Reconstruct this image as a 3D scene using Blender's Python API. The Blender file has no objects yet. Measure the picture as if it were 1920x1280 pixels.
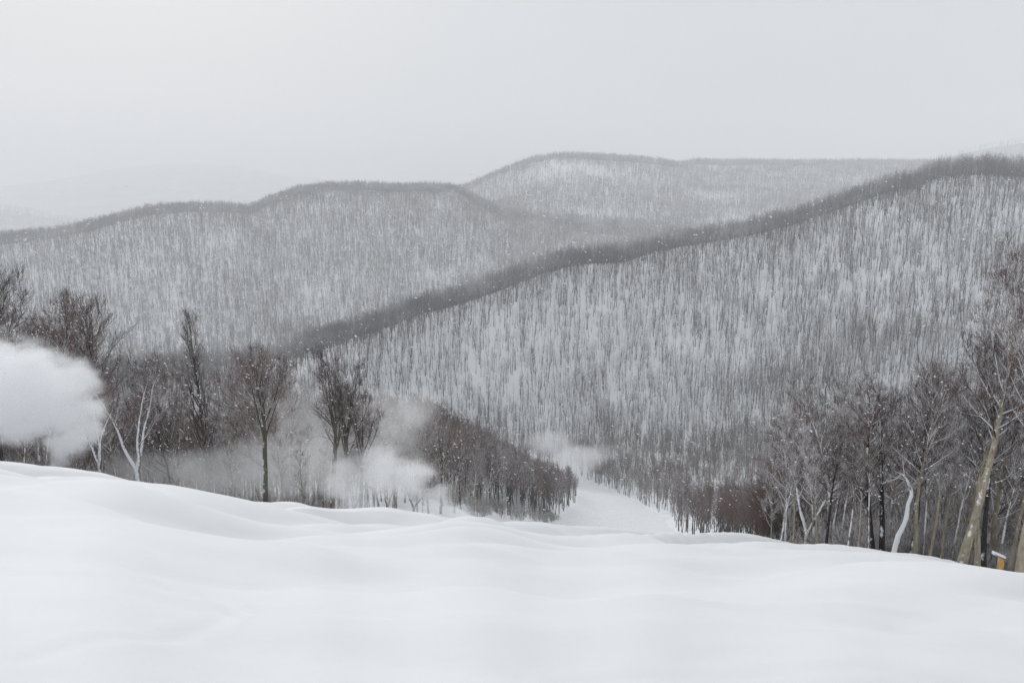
import bpy, math, random
import numpy as np

# ------------------------------------------------------------------ camera, world, sun, exposure
scene = bpy.context.scene
COL = scene.collection
R = math.radians
PITCH = R(10.6)
FPX = 1920 * 28.0 / 36.0            # focal length in photograph pixels
EYE = 1.7

cam_data = bpy.data.cameras.new('camera')
cam_data.lens = 28.0
cam_data.sensor_width = 36.0
cam_data.clip_start = 0.1
cam_data.clip_end = 40000.0
cam = bpy.data.objects.new('camera', cam_data)
COL.objects.link(cam)
cam.location = (0, 0, EYE)
cam.rotation_euler = (math.pi / 2 - PITCH, 0, 0)
scene.camera = cam

SUN_AZ, SUN_EL = R(-26), R(23)       # veiled sun, ahead and to the left
sun_dir = (math.sin(SUN_AZ) * math.cos(SUN_EL), math.cos(SUN_AZ) * math.cos(SUN_EL), math.sin(SUN_EL))

world = bpy.data.worlds.new('World')
scene.world = world
world.use_nodes = True
wt = world.node_tree
wt.nodes.clear()


def N(tree, typ, **kw):
    n = tree.nodes.new(typ)
    for k, v in kw.items():
        setattr(n, k, v)
    return n


def math_node(tree, op, a, b=None, clamp=False):
    n = N(tree, 'ShaderNodeMath', operation=op, use_clamp=clamp)
    for i, v in enumerate((a, b)):
        if v is None:
            continue
        if isinstance(v, (int, float)):
            n.inputs[i].default_value = v
        else:
            tree.links.new(v, n.inputs[i])
    return n.outputs[0]


def mix_col(tree, fac, a, b, blend='MIX'):
    n = N(tree, 'ShaderNodeMix', data_type='RGBA', blend_type=blend)
    for sock, v in ((n.inputs[0], fac), (n.inputs[6], a), (n.inputs[7], b)):
        if isinstance(v, (int, float)):
            sock.default_value = v
        elif isinstance(v, tuple):
            sock.default_value = (*v, 1.0)
        else:
            tree.links.new(v, sock)
    return n.outputs[2]


def map_range(tree, v, a, b, c, d, smooth=False):
    n = N(tree, 'ShaderNodeMapRange')
    if smooth:
        n.interpolation_type = 'SMOOTHSTEP'
    tree.links.new(v, n.inputs[0])
    for i, x in enumerate((a, b, c, d)):
        n.inputs[i + 1].default_value = x
    return n.outputs[0]


# overcast deck over a clear-sky model: brighter overhead, a soft glow round the veiled sun
sky = N(wt, 'ShaderNodeTexSky', sky_type='NISHITA')
sky.sun_disc = False
sky.sun_elevation = SUN_EL
sky.sun_rotation = SUN_AZ
sky.dust_density = 6.0
sky_dim = mix_col(wt, 1.0, sky.outputs[0], (0.08, 0.08, 0.08), 'MULTIPLY')
tc = N(wt, 'ShaderNodeTexCoord')
sep = N(wt, 'ShaderNodeSeparateXYZ')
wt.links.new(tc.outputs['Generated'], sep.inputs[0])
up = map_range(wt, sep.outputs[2], 0.0, 1.0, 0.0, 1.0)
deck = mix_col(wt, up, (0.63, 0.652, 0.685), (0.765, 0.785, 0.81))
dot = N(wt, 'ShaderNodeVectorMath', operation='DOT_PRODUCT')
wt.links.new(tc.outputs['Generated'], dot.inputs[0])
dot.inputs[1].default_value = sun_dir
glow = math_node(wt, 'POWER', math_node(wt, 'MAXIMUM', dot.outputs[1], 0.0), 5.0)
cl = N(wt, 'ShaderNodeTexNoise')
cl.inputs['Scale'].default_value = 1.6
cl.inputs['Detail'].default_value = 4.0
mp = N(wt, 'ShaderNodeMapping')
mp.inputs['Scale'].default_value = (1.0, 1.0, 3.0)
wt.links.new(tc.outputs['Generated'], mp.inputs[0])
wt.links.new(mp.outputs[0], cl.inputs['Vector'])
clouds = map_range(wt, cl.outputs[0], 0.3, 0.7, 0.965, 1.035)
bright = math_node(wt, 'MULTIPLY', clouds, math_node(wt, 'ADD', math_node(wt, 'MULTIPLY', glow, 0.10), 1.0))
bn = N(wt, 'ShaderNodeCombineXYZ')
for i in range(3):
    wt.links.new(bright, bn.inputs[i])
deck2 = mix_col(wt, 1.0, deck, bn.outputs[0], 'MULTIPLY')
skycol = mix_col(wt, 0.03, deck2, sky_dim)
bg = N(wt, 'ShaderNodeBackground')
bg.inputs[1].default_value = 1.0
wt.links.new(skycol, bg.inputs[0])
wo = N(wt, 'ShaderNodeOutputWorld')
wt.links.new(bg.outputs[0], wo.inputs[0])

sun_data = bpy.data.lights.new('sun', 'SUN')
sun_data.energy = 1.5
sun_data.angle = R(10)
sun_data.color = (1.0, 0.992, 0.98)
sun = bpy.data.objects.new('sun', sun_data)
COL.objects.link(sun)
sun.rotation_euler = (math.pi / 2 - SUN_EL, 0, math.pi - SUN_AZ)   # shines from sun_dir towards the ground

scene.view_settings.view_transform = 'Standard'
scene.view_settings.look = 'None'
scene.view_settings.exposure = 0.0
scene.view_settings.gamma = 1.0
cy = scene.cycles
cy.max_bounces = 12
cy.diffuse_bounces = 2
cy.glossy_bounces = 1
cy.volume_bounces = 10
cy.transparent_max_bounces = 8
cy.volume_step_rate = 1.0
cy.volume_max_steps = 256
cy.use_denoising = True
cy.denoiser = 'OPENIMAGEDENOISE'
cy.denoising_input_passes = 'RGB_ALBEDO_NORMAL'
cy.denoising_prefilter = 'NONE'
cy.use_adaptive_sampling = False
cy.sample_clamp_indirect = 6.0
cy.caustics_reflective = False
cy.caustics_refractive = False

HAZE = 0.00036

# ------------------------------------------------------------------ helpers
rng = np.random.default_rng(11)


def tag(o, label=None, cat=None, group=None, kind=None):
    if label: o['label'] = label
    if cat: o['category'] = cat
    if group: o['group'] = group
    if kind: o['kind'] = kind
    return o


def make_mesh(name, verts, faces, mat=None, smooth=True):
    """verts (n,3) array, faces (m,k) array with k = 3 or 4"""
    me = bpy.data.meshes.new(name)
    verts = np.asarray(verts, dtype=np.float32)
    faces = np.asarray(faces, dtype=np.int32)
    m, k = faces.shape
    me.vertices.add(len(verts))
    me.vertices.foreach_set('co', verts.ravel())
    me.loops.add(m * k)
    me.loops.foreach_set('vertex_index', faces.ravel())
    me.polygons.add(m)
    me.polygons.foreach_set('loop_start', np.arange(0, m * k, k, dtype=np.int32))
    me.polygons.foreach_set('loop_total', np.full(m, k, dtype=np.int32))
    if smooth:
        me.polygons.foreach_set('use_smooth', np.ones(m, dtype=bool))
    me.update(calc_edges=True)
    if mat:
        me.materials.append(mat)
    return me


def link(name, me, parent=None):
    o = bpy.data.objects.new(name, me)
    COL.objects.link(o)
    if parent:
        o.parent = parent
    return o


def pix(px, py):
    """photograph pixel -> azimuth, slope of the sight line (dz per horizontal metre)"""
    px = np.asarray(px, float); py = np.asarray(py, float)
    a = (px - 960) / FPX
    b = (640 - py) / FPX
    x = a
    y = math.cos(PITCH) + math.sin(PITCH) * b
    z = -math.sin(PITCH) + math.cos(PITCH) * b
    h = np.hypot(x, y)
    return np.arctan2(x, y), z / h


def at(px, py, r):
    az, te = pix(px, py)
    return np.array((r * math.sin(az), r * math.cos(az), EYE + r * float(te)))


# gradient noise on numpy arrays
_perm = np.random.default_rng(5).permutation(256)
_perm = np.concatenate([_perm, _perm, _perm])
_ga = np.random.default_rng(6).uniform(0, 2 * math.pi, 256)
_gx, _gy = np.cos(_ga), np.sin(_ga)


def perlin(x, y):
    xi = np.floor(x).astype(int); yi = np.floor(y).astype(int)
    xf = x - xi; yf = y - yi
    u = xf * xf * xf * (xf * (xf * 6 - 15) + 10)
    v = yf * yf * yf * (yf * (yf * 6 - 15) + 10)
    X = xi & 255; Y = yi & 255

    def g(ix, iy, fx, fy):
        h = _perm[_perm[ix & 255] + (iy & 255)]
        return _gx[h] * fx + _gy[h] * fy
    a = g(X, Y, xf, yf); b = g(X + 1, Y, xf - 1, yf)
    c = g(X, Y + 1, xf, yf - 1); d = g(X + 1, Y + 1, xf - 1, yf - 1)
    return (a + u * (b - a) + v * (c + u * (d - c) - (a + u * (b - a)))) * 1.5


def fbm(x, y, octv=4):
    s = 0; a = 1; t = 0
    for i in range(octv):
        s = s + a * perlin(x * 2 ** i + 17.3 * i, y * 2 ** i - 9.1 * i)
        t += a; a *= 0.5
    return s / t


def sstep(a, b, x):
    t = np.clip((x - a) / (b - a), 0, 1)
    return t * t * (3 - 2 * t)


# ------------------------------------------------------------------ terrain: control profile by azimuth
def line(pts):
    p = np.array(pts, float)
    az, te = pix(p[:, 0], p[:, 1])
    return az, te


def table(pairs, py=640):
    """[(px, value)] -> azimuth, value"""
    p = np.array(pairs, float)
    az, _ = pix(p[:, 0], np.full(len(p), py))
    return az, p[:, 1]


crest = line([(-900, 830), (-300, 838), (0, 862), (100, 874), (200, 888), (300, 903), (400, 931), (500, 936), (560, 940), (620, 954),
              (720, 951), (800, 964), (900, 969), (1000, 977), (1070, 991), (1150, 986), (1230, 995), (1300, 998), (1400, 1003),
              (1500, 1014), (1600, 1027), (1680, 1031), (1720, 1037), (1780, 1051), (1850, 1067), (1920, 1071), (2300, 1095), (3000, 1110)])
r_crest = table([(-900, 44), (0, 44), (400, 44), (900, 42), (1300, 39), (1600, 36), (1920, 34), (3000, 33)], 950)
drop = table([(0, 0.45), (500, 0.47), (1000, 0.52), (1300, 0.54), (1400, 0.54), (1920, 0.575)], 950)
rD = table([(0, 250), (600, 270), (900, 290), (1150, 300), (1300, 280), (1500, 210), (1920, 190)], 900)
zD = table([(0, -92), (600, -84), (800, -86), (950, -106), (1060, -124), (1150, -129.5), (1250, -128), (1320, -114), (1500, -88), (1920, -84)], 900)
rV1 = table([(0, 480), (500, 480), (800, 540), (1150, 560), (1500, 500), (1920, 460)], 820)
zV1 = table([(0, -188), (500, -188), (800, -184), (1150, -182), (1500, -168), (1920, -160)], 820)
# mid hill skyline (tree tops)
M_sky = line([(-900, 740), (0, 735), (250, 735), (400, 712), (480, 680), (560, 642), (600, 624), (700, 592), (800, 552), (900, 522), (1000, 487), (1060, 468), (1100, 463),
              (1180, 456), (1200, 447), (1300, 426), (1400, 409), (1500, 386), (1560, 366), (1620, 346), (1690, 321), (1715, 325),
              (1760, 301), (1850, 292), (1920, 295), (2400, 300), (3000, 320)])
rM = table([(0, 560), (400, 570), (560, 600), (800, 650), (1000, 700), (1400, 800), (1900, 900), (3000, 1000)], 450)
rV2 = table([(0, 940), (500, 960), (700, 960), (1000, 980), (1400, 1080), (1900, 1200), (3000, 1300)], 500)
zV2 = table([(0, -200), (560, -196), (900, -190), (1900, -150)], 500)
S_sky = line([(-900, 470), (0, 436), (100, 426), (200, 406), (280, 386), (350, 378), (420, 379), (470, 386), (490, 372), (560, 346), (620, 340), (700, 341),
              (800, 343), (860, 347), (900, 372), (960, 402), (1050, 418), (1200, 430), (1900, 440), (3000, 450)])
rS = table([(-400, 1350), (0, 1380), (350, 1430), (455, 1460), (490, 1600), (700, 1620), (870, 1640), (1200, 1650), (1900, 1700)], 360)
T_sky = line([(-900, 430), (0, 425), (300, 405), (600, 375), (800, 356), (870, 346), (930, 319), (1000, 293), (1060, 285), (1130, 288), (1200, 294), (1280, 302),
              (1300, 300), (1380, 299), (1500, 301), (1650, 300), (1750, 299), (1850, 302), (2000, 312), (3000, 330)])
rT = table([(0, 2300), (600, 2250), (870, 2200), (1060, 2250), (1270, 2350), (1300, 2750), (1900, 2900)], 330)
F_sky = line([(-900, 395), (-200, 384), (0, 385), (50, 392), (100, 405), (200, 420), (400, 430), (1000, 380), (1600, 318), (1740, 298), (1800, 283),
              (1860, 270), (1920, 262), (2100, 245), (2500, 240), (3000, 260)])
G_sky = line([(-900, 360), (-200, 355), (0, 350), (100, 338), (180, 322), (260, 311), (350, 305), (450, 312), (520, 327), (600, 336), (700, 345), (900, 350), (3000, 350)])
CF = np.linspace(-math.pi, math.pi, 5)


def ip(tab, az):
    return np.interp(az, tab[0], tab[1])


def raw_controls(az):
    rc = ip(r_crest, az)
    zc = rc * ip(crest, az) + EYE
    rs = [np.full_like(az, 0.4), rc, rc + 26, ip(rD, az), ip(rV1, az)]
    zs = [np.full_like(az, 0.0), zc, zc - 26 * ip(drop, az), ip(zD, az), ip(zV1, az)]
    rs[0] = np.full_like(az, 0.3)
    r = ip(rM, az); rs.append(r)
    zs.append(r * ip(M_sky, az) - 15.5 * sstep(R(-24), R(-16), az))
    rs.append(ip(rV2, az)); zs.append(ip(zV2, az))
    r = ip(rS, az); rs.append(r); zs.append(r * ip(S_sky, az) - 15)
    rt = ip(rT, az); zt = rt * ip(T_sky, az) - 15
    # saddle behind the second ridge, vanishing where the slope runs straight up to the high ridge
    f = sstep(R(-6), R(2), az)
    rv = 0.5 * (rs[-1] + rt)
    zv = (zs[-1] - 60) * (1 - f) + (0.5 * (zs[-1] + zt)) * f
    rs.append(rv); zs.append(zv)
    rs.append(rt); zs.append(zt)
    rs.append(rt + 600); zs.append(zt - 130)
    r = np.full_like(az, 3900.0); rs.append(r); zs.append(r * ip(F_sky, az) - 12)
    rs.append(np.full_like(az, 5200.0)); zs.append(np.full_like(az, -190.0))
    r = np.full_like(az, 8400.0); rs.append(r); zs.append(r * ip(G_sky, az))
    rs.append(np.full_like(az, 10500.0)); zs.append(np.full_like(az, -260.0))
    return np.stack(rs, -1), np.stack(zs, -1)


AZT = np.radians(np.linspace(-180, 180, 3601))
RT_, ZT_ = raw_controls(AZT)


def gauss(v, sig):
    k = np.exp(-0.5 * (np.arange(-60, 61) * 0.1 / sig) ** 2); k /= k.sum()
    return np.convolve(np.pad(v, 60, mode='edge'), k, 'valid')


_zc = ZT_[:, 1].copy()
for _k, _s in enumerate((1, 4.0, 4.0, 1.6, 1.6, 0.3, 1.2, 0.3, 1.0, 0.25, 1.0, 0.4, 1.0, 0.8, 1.0)):
    RT_[:, _k] = gauss(RT_[:, _k], max(_s, 1.0)); ZT_[:, _k] = gauss(ZT_[:, _k], _s)

CREST_R = RT_[:, 1].copy()
CREST_D = gauss(_zc, 0.5) - ZT_[:, 1]


def controls(az):
    sh = np.shape(az)
    az = np.ravel(az)
    return (np.stack([np.interp(az, AZT, RT_[:, k]) for k in range(RT_.shape[1])], -1),
            np.stack([np.interp(az, AZT, ZT_[:, k]) for k in range(RT_.shape[1])], -1))


def hermite(rs, zs, r, k):
    """monotone cubic through (rs, zs) per row; k = segment index per row"""
    h = np.diff(rs, axis=-1); d = np.diff(zs, axis=-1) / h
    m = np.zeros_like(zs)
    w1 = 2 * h[:, 1:] + h[:, :-1]; w2 = h[:, 1:] + 2 * h[:, :-1]
    same = d[:, 1:] * d[:, :-1] > 0
    with np.errstate(divide='ignore', invalid='ignore'):
        hm = (w1 + w2) / (w1 / d[:, :-1] + w2 / d[:, 1:])
    m[:, 1:-1] = np.where(same, hm, 0)
    m[:, 0] = d[:, 0] * 0.97; m[:, -1] = d[:, -1]
    i = np.arange(len(r))
    hh = h[i, k]; t = (r - rs[i, k]) / hh
    t2 = t * t; t3 = t2 * t
    return ((2 * t3 - 3 * t2 + 1) * zs[i, k] + (t3 - 2 * t2 + t) * hh * m[i, k]
            + (-2 * t3 + 3 * t2) * zs[i, k + 1] + (t3 - t2) * hh * m[i, k + 1])


tracks = []      # ski tracks on the near slope: polylines in x, y
for pts in ([(-3.05, 4.6), (-2.9, 5.6), (-2.75, 6.8), (-3.0, 8.0), (-3.9, 9.4), (-5.6, 11.0), (-8.2, 12.4)],
            [(-9.0, 8.2), (-6.0, 8.9), (-2.0, 10.4), (2.5, 11.0), (7.5, 10.4), (12.0, 11.2)],
            [(0.4, 6.0), (3.2, 6.4), (5.4, 5.9), (8.0, 5.3)]):
    p = np.array(pts, float)
    s = np.linspace(0, 1, 420)
    u = np.linspace(0, 1, len(p))
    tracks.append(np.stack([np.interp(s, u, p[:, 0]), np.interp(s, u, p[:, 1])], -1))


def detail(x, y, r):
    near = sstep(1.5, 9, r) * (1 - sstep(70, 140, r))
    # wind drifts: long rolls lying across the slope, sharper on one side
    xr = x * 0.97 + y * 0.24; yr = -x * 0.24 + y * 0.97
    wob = 1.2 * perlin(xr / 11, yr / 7)
    n1 = perlin(xr / 13 + 3, (yr + wob) / 4.6)
    n2 = 2.4 * np.sqrt(perlin(xr / 8.5 - 8, (yr + wob) / 3.2 + 5) ** 2 + 0.004) - 0.6      # rounded mounds, narrow creases
    n3 = fbm(xr / 3.2, yr / 1.3, 3)
    edge = sstep(14, 34, r)
    z = near * ((0.34 + 0.12 * edge) * n1 + (0.24 + edge * 0.42) * n2 + (0.06 - 0.035 * edge) * n3)
    az = np.arctan2(x, y)
    rc = np.interp(az, AZT, CREST_R)
    z = z + np.interp(az, AZT, CREST_D) * np.exp(-((r - rc) / 9.0) ** 2)
    far = sstep(150, 420, r)
    z = z + far * (5.0 * fbm(x / 150, y / 150, 4) * sstep(450, 700, r) + 1.2 * fbm(x / 40, y / 40, 3))
    m = r < 16
    if m.any():
        g = np.zeros_like(z[m])
        xm, ym = x[m], y[m]
        for t in tracks:
            d2 = np.full_like(g, 9.0)
            for q in t:
                d2 = np.minimum(d2, (xm - q[0]) ** 2 + (ym - q[1]) ** 2)
            d = np.sqrt(d2)
            g += -0.016 * np.exp(-(d / 0.09) ** 2) + 0.006 * np.exp(-((d - 0.2) / 0.1) ** 2)
        z[m] += g
    return z


def ground(az, r):
    shp = np.shape(r)
    az = np.ravel(np.asarray(az, float)); r = np.ravel(np.asarray(r, float))
    rs, zs = controls(az)
    k = np.clip((r[:, None] >= rs).sum(1) - 1, 0, rs.shape[1] - 2)
    z = hermite(rs, zs, r, k)
    x = r * np.sin(az); y = r * np.cos(az)
    return (z + detail(x, y, r)).reshape(shp)


# the drifts lift the crest above its line: lower the control until the crest lies where it should
_rr = np.concatenate([np.linspace(4, 20, 40), np.linspace(20.5, 62, 150)])
_want = gauss(ip(crest, AZT), 0.5)
for _it in range(4):
    _sel = np.arange(1300, 2301, 4)
    _g = ground(np.repeat(AZT[_sel], len(_rr)), np.tile(_rr, len(_sel))).reshape(len(_sel), -1)
    _te = ((_g - EYE) / _rr[None]).max(1)
    _d = gauss(np.interp(AZT, AZT[_sel], _te - _want[_sel]), 4.0)
    ZT_[:, 1] -= 0.9 * _d * RT_[:, 1]
    ZT_[:, 2] -= 0.9 * _d * RT_[:, 1]


def ground_xy(x, y):
    return ground(np.arctan2(x, y), np.hypot(x, y))


# cleared ski run below the crest: edges as pixel columns by distance
_runr = np.array([30, 42, 47, 60, 80, 110, 150, 200, 300, 350, 400, 430, 480, 540, 600])
_runl = np.array([-9000, -9000, 300, 640, 760, 870, 960, 1015, 1062, 1082, 1084, 1070, 1015, 960, 940])
_runh = np.array([9000, 1700, 1560, 1450, 1420, 1370, 1335, 1305, 1264, 1240, 1195, 1150, 1085, 1035, 1000])


def run_mask(az, r, grow=0.0):
    l = np.interp(r, _runr, _runl); h = np.interp(r, _runr, _runh)
    al, _ = pix(l, np.full_like(l, 930)); ah, _ = pix(h, np.full_like(h, 930))
    al = np.where(l < -5000, -9, al); ah = np.where(h > 5000, 9, ah)
    g = grow / np.maximum(r, 1)
    return (az > al - g) & (az < ah + g) & (r < 515)


# ------------------------------------------------------------------ materials
def new_mat(name):
    m = bpy.data.materials.new(name)
    m.use_nodes = True
    t = m.node_tree
    t.nodes.clear()
    out = N(t, 'ShaderNodeOutputMaterial')
    b = N(t, 'ShaderNodeBsdfPrincipled')
    t.links.new(b.outputs[0], out.inputs[0])
    b.inputs['Specular IOR Level'].default_value = 0.15
    b.inputs['Roughness'].default_value = 0.85
    return m, t, b


def noise(t, scale, detail=3.0, vec=None, rough=0.55):
    n = N(t, 'ShaderNodeTexNoise')
    n.inputs['Scale'].default_value = scale
    n.inputs['Detail'].default_value = detail
    n.inputs['Roughness'].default_value = rough
    if vec is not None:
        t.links.new(vec, n.inputs['Vector'])
    return n.outputs[0]


def snow_mat():
    m, t, b = new_mat('snow')
    g = N(t, 'ShaderNodeNewGeometry')
    n = noise(t, 0.35, 4, g.outputs['Position'])
    c = mix_col(t, map_range(t, n, 0.35, 0.65, 0, 1), (0.785, 0.795, 0.81), (0.82, 0.828, 0.84))
    t.links.new(c, b.inputs['Base Color'])
    fine = noise(t, 9.0, 5, g.outputs['Position'])
    mid = noise(t, 1.3, 4, g.outputs['Position'])
    bump = N(t, 'ShaderNodeBump')
    bump.inputs['Strength'].default_value = 0.35
    bump.inputs['Distance'].default_value = 0.06
    h = math_node(t, 'ADD', math_node(t, 'MULTIPLY', fine, 0.25), mid)
    t.links.new(h, bump.inputs['Height'])
    t.links.new(bump.outputs[0], b.inputs['Normal'])
    b.inputs['Roughness'].default_value = 0.7
    return m


def forest_floor_mat(name, lo=0.62, dark=(0.42, 0.41, 0.42)):
    m, t, b = new_mat(name)
    g = N(t, 'ShaderNodeNewGeometry')
    n = noise(t, 0.035, 5, g.outputs['Position'], 0.6)
    c = mix_col(t, map_range(t, n, 0.58, 0.80, 0, 1), (0.87, 0.885, 0.905), dark)
    n2 = noise(t, 0.4, 4, g.outputs['Position'], 0.65)
    c = mix_col(t, map_range(t, n2, 0.60, 0.80, 0, 0.4), c, (0.45, 0.42, 0.41))
    t.links.new(c, b.inputs['Base Color'])
    return m


def far_mat():
    m, t, b = new_mat('far_forest_cover')
    g = N(t, 'ShaderNodeNewGeometry')
    n = noise(t, 0.006, 6, g.outputs['Position'], 0.65)
    c = mix_col(t, map_range(t, n, 0.35, 0.7, 0, 1), (0.16, 0.16, 0.165), (0.42, 0.42, 0.43))
    t.links.new(c, b.inputs['Base Color'])
    return m


WIND = np.array((-0.50, -0.45, 0.74)); WIND = WIND / np.linalg.norm(WIND)


def bark_mat(name, c1, c2, snow, patch=2.0, scale=6.0):
    """snow: share of the windward side that is plastered white"""
    m, t, b = new_mat(name)
    b.inputs['Specular IOR Level'].default_value = 0.0
    g = N(t, 'ShaderNodeNewGeometry')
    oi = N(t, 'ShaderNodeObjectInfo')
    tcn = N(t, 'ShaderNodeTexCoord')
    mpn = N(t, 'ShaderNodeMapping')
    mpn.inputs['Scale'].default_value = (1, 1, 0.3)
    t.links.new(tcn.outputs['Object'], mpn.inputs[0])
    n = noise(t, scale, 5, mpn.outputs[0], 0.65)
    c = mix_col(t, map_range(t, n, 0.35, 0.65, 0, 1), c1, c2)
    var = map_range(t, oi.outputs['Random'], 0, 1, 0.65, 1.3)
    vn = N(t, 'ShaderNodeCombineXYZ')
    for i in range(3):
        t.links.new(var, vn.inputs[i])
    c = mix_col(t, 1.0, c, vn.outputs[0], 'MULTIPLY')
    d = N(t, 'ShaderNodeVectorMath', operation='DOT_PRODUCT')
    t.links.new(g.outputs['Normal'], d.inputs[0])
    d.inputs[1].default_value = tuple(WIND)
    pn = noise(t, patch, 4, g.outputs['Position'], 0.6)
    s = math_node(t, 'ADD', d.outputs[1], math_node(t, 'MULTIPLY', math_node(t, 'SUBTRACT', pn, 0.5), 2.2))
    lo = 1.0 - 1.5 * snow
    f = map_range(t, s, lo, lo + 0.22, 0, 1)
    c = mix_col(t, f, c, (0.82, 0.84, 0.87))
    bp = N(t, 'ShaderNodeBump')
    bp.inputs['Strength'].default_value = 0.7
    bp.inputs['Distance'].default_value = 0.03
    t.links.new(n, bp.inputs['Height'])
    t.links.new(bp.outputs[0], b.inputs['Normal'])
    t.links.new(c, b.inputs['Base Color'])
    return m


def plain_twig(name, c1, c2, frost):
    m, t, b = new_mat(name)
    b.inputs['Specular IOR Level'].default_value = 0.0
    oi = N(t, 'ShaderNodeObjectInfo')
    g = N(t, 'ShaderNodeNewGeometry')
    c = mix_col(t, oi.outputs['Random'], c1, c2)
    d = N(t, 'ShaderNodeVectorMath', operation='DOT_PRODUCT')
    t.links.new(g.outputs['Normal'], d.inputs[0])
    d.inputs[1].default_value = tuple(WIND)
    n = noise(t, 0.02, 3, g.outputs['Position'], 0.6)
    s = math_node(t, 'ADD', d.outputs[1], math_node(t, 'MULTIPLY', math_node(t, 'SUBTRACT', n, 0.5), 2.0))
    lo = 1.0 - 1.5 * frost
    c = mix_col(t, map_range(t, s, lo, lo + 0.3, 0, 0.9), c, (0.78, 0.80, 0.83))
    t.links.new(c, b.inputs['Base Color'])
    return m


MAT = dict(
    snow=snow_mat(),
    floor=forest_floor_mat('snowy_forest_floor'),
    far=far_mat(),
    bark_tan=bark_mat('tan_lichen_bark', (0.24, 0.205, 0.15), (0.44, 0.39, 0.30), 0.05, 4.0, 7.0),
    bark_grey=bark_mat('grey_bark', (0.17, 0.15, 0.125), (0.33, 0.30, 0.255), 0.34),
    bark_dark=bark_mat('dark_bark', (0.018, 0.016, 0.016), (0.055, 0.048, 0.046), 0.20),
    bark_olive=bark_mat('olive_bark', (0.075, 0.066, 0.046), (0.15, 0.132, 0.094), 0.18),
    bark_white=bark_mat('snow_plastered_bark', (0.16, 0.15, 0.14), (0.26, 0.25, 0.24), 0.80, 5.0),
    twig_dark=bark_mat('dark_twig', (0.050, 0.030, 0.026), (0.105, 0.064, 0.056), 0.10),
    twig_brown=bark_mat('brown_twig', (0.095, 0.052, 0.042), (0.185, 0.108, 0.090), 0.12),
    twig_frost=bark_mat('frosted_twig', (0.12, 0.076, 0.062), (0.21, 0.148, 0.124), 0.32),
    limb_snowy=bark_mat('snow_lined_limb', (0.080, 0.056, 0.044), (0.15, 0.112, 0.090), 0.50, 0.8),
    limb_plain=bark_mat('plain_limb', (0.030, 0.023, 0.020), (0.075, 0.058, 0.050), 0.24, 0.8),
    wood_bark=plain_twig('wood_trunk', (0.022, 0.020, 0.021), (0.055, 0.051, 0.053), 0.06),
    wood_twig=plain_twig('wood_twig', (0.046, 0.037, 0.041), (0.092, 0.077, 0.083), 0.22),
    near_wood_twig=plain_twig('near_wood_twig', (0.078, 0.047, 0.040), (0.155, 0.098, 0.085), 0.17),
    brush=plain_twig('brush_stem', (0.10, 0.064, 0.052), (0.19, 0.135, 0.112), 0.42),
)

# ------------------------------------------------------------------ ground meshes
az_f = np.radians(np.arange(-44, 44.01, 0.2))
az_c1 = np.radians(np.linspace(-180, -46, 34))
az_c2 = np.radians(np.linspace(46, 180, 34))
AZ = np.concatenate([az_c1, az_f, az_c2])
NA = len(AZ)
RS, ZS = controls(AZ)
seg_rows = [240, 80, 60, 40, 50, 24, 40, 14, 26, 14, 16, 10, 16, 8]
rows, seg_of = [], []
for s, n in enumerate(seg_rows):
    t = np.arange(n) / n
    if s == 0:
        a = RS[:, 0]; b = RS[:, 1]
        rr = a[None] * (b / a)[None] ** (t[:, None] ** 0.75)
    else:
        rr = RS[:, s][None] + (RS[:, s + 1] - RS[:, s])[None] * t[:, None]
    rows.append(rr); seg_of += [s] * n
rows.append(RS[:, -1][None])
RR = np.concatenate(rows)                       # (rows, NA)
AA = np.broadcast_to(AZ[None], RR.shape)
ZZ = ground(AA, RR)
XX = RR * np.sin(AA); YY = RR * np.cos(AA)
VV = np.stack([XX, YY, ZZ], -1).reshape(-1, 3)
NR = RR.shape[0]
seg_of = np.array(seg_of)
ii, jj = np.meshgrid(np.arange(NR - 1), np.arange(NA - 1), indexing='ij')
Q = np.stack([ii * NA + jj, (ii + 1) * NA + jj, (ii + 1) * NA + jj + 1, ii * NA + jj + 1], -1)[..., ::-1]
qr = 0.25 * (RR[:-1, :-1] + RR[1:, :-1] + RR[1:, 1:] + RR[:-1, 1:])
qa = 0.5 * (AA[:-1, :-1] + AA[:-1, 1:])
segq = np.broadcast_to(seg_of[:, None], qr.shape)


def sheet(name, sel, mat, label):
    f = Q[sel]
    used, inv = np.unique(f, return_inverse=True)
    me = make_mesh(name, VV[used], inv.reshape(f.shape), mat)
    o = link(name, me)
    tag(o, label, kind='structure')
    return o


in_run = run_mask(qa.ravel(), qr.ravel()).reshape(qr.shape)
sheet('snow_slope', segq == 0, MAT['snow'], 'smooth white wind-drifted ski slope rolling over a crest')
sheet('ski_run', (segq >= 1) & (segq <= 3) & in_run, MAT['snow'], 'white cleared ski run curving down between the woods')
sheet('woodland_ground', (segq >= 1) & (segq <= 3) & ~in_run, MAT['floor'], 'snowy ground under the woods beside the run')
sheet('hill', (segq >= 4) & (segq <= 5), MAT['floor'], 'snowy wooded hill with a dark ridge sloping down behind the run')
sheet('ridge', (segq >= 6) & (segq <= 7), MAT['floor'], 'hazy wooded ridge behind the nearer hill')
sheet('high_ridge', (segq >= 8) & (segq <= 9), MAT['floor'], 'pale snowy mountain with a rounded summit')
sheet('far_hill', (segq >= 10) & (segq <= 11), MAT['far'], 'grey hill fading in the snowfall beyond the ridges')
sheet('distant_mountain', (segq >= 12), MAT['far'], 'faint mountain almost lost in the haze')
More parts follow.
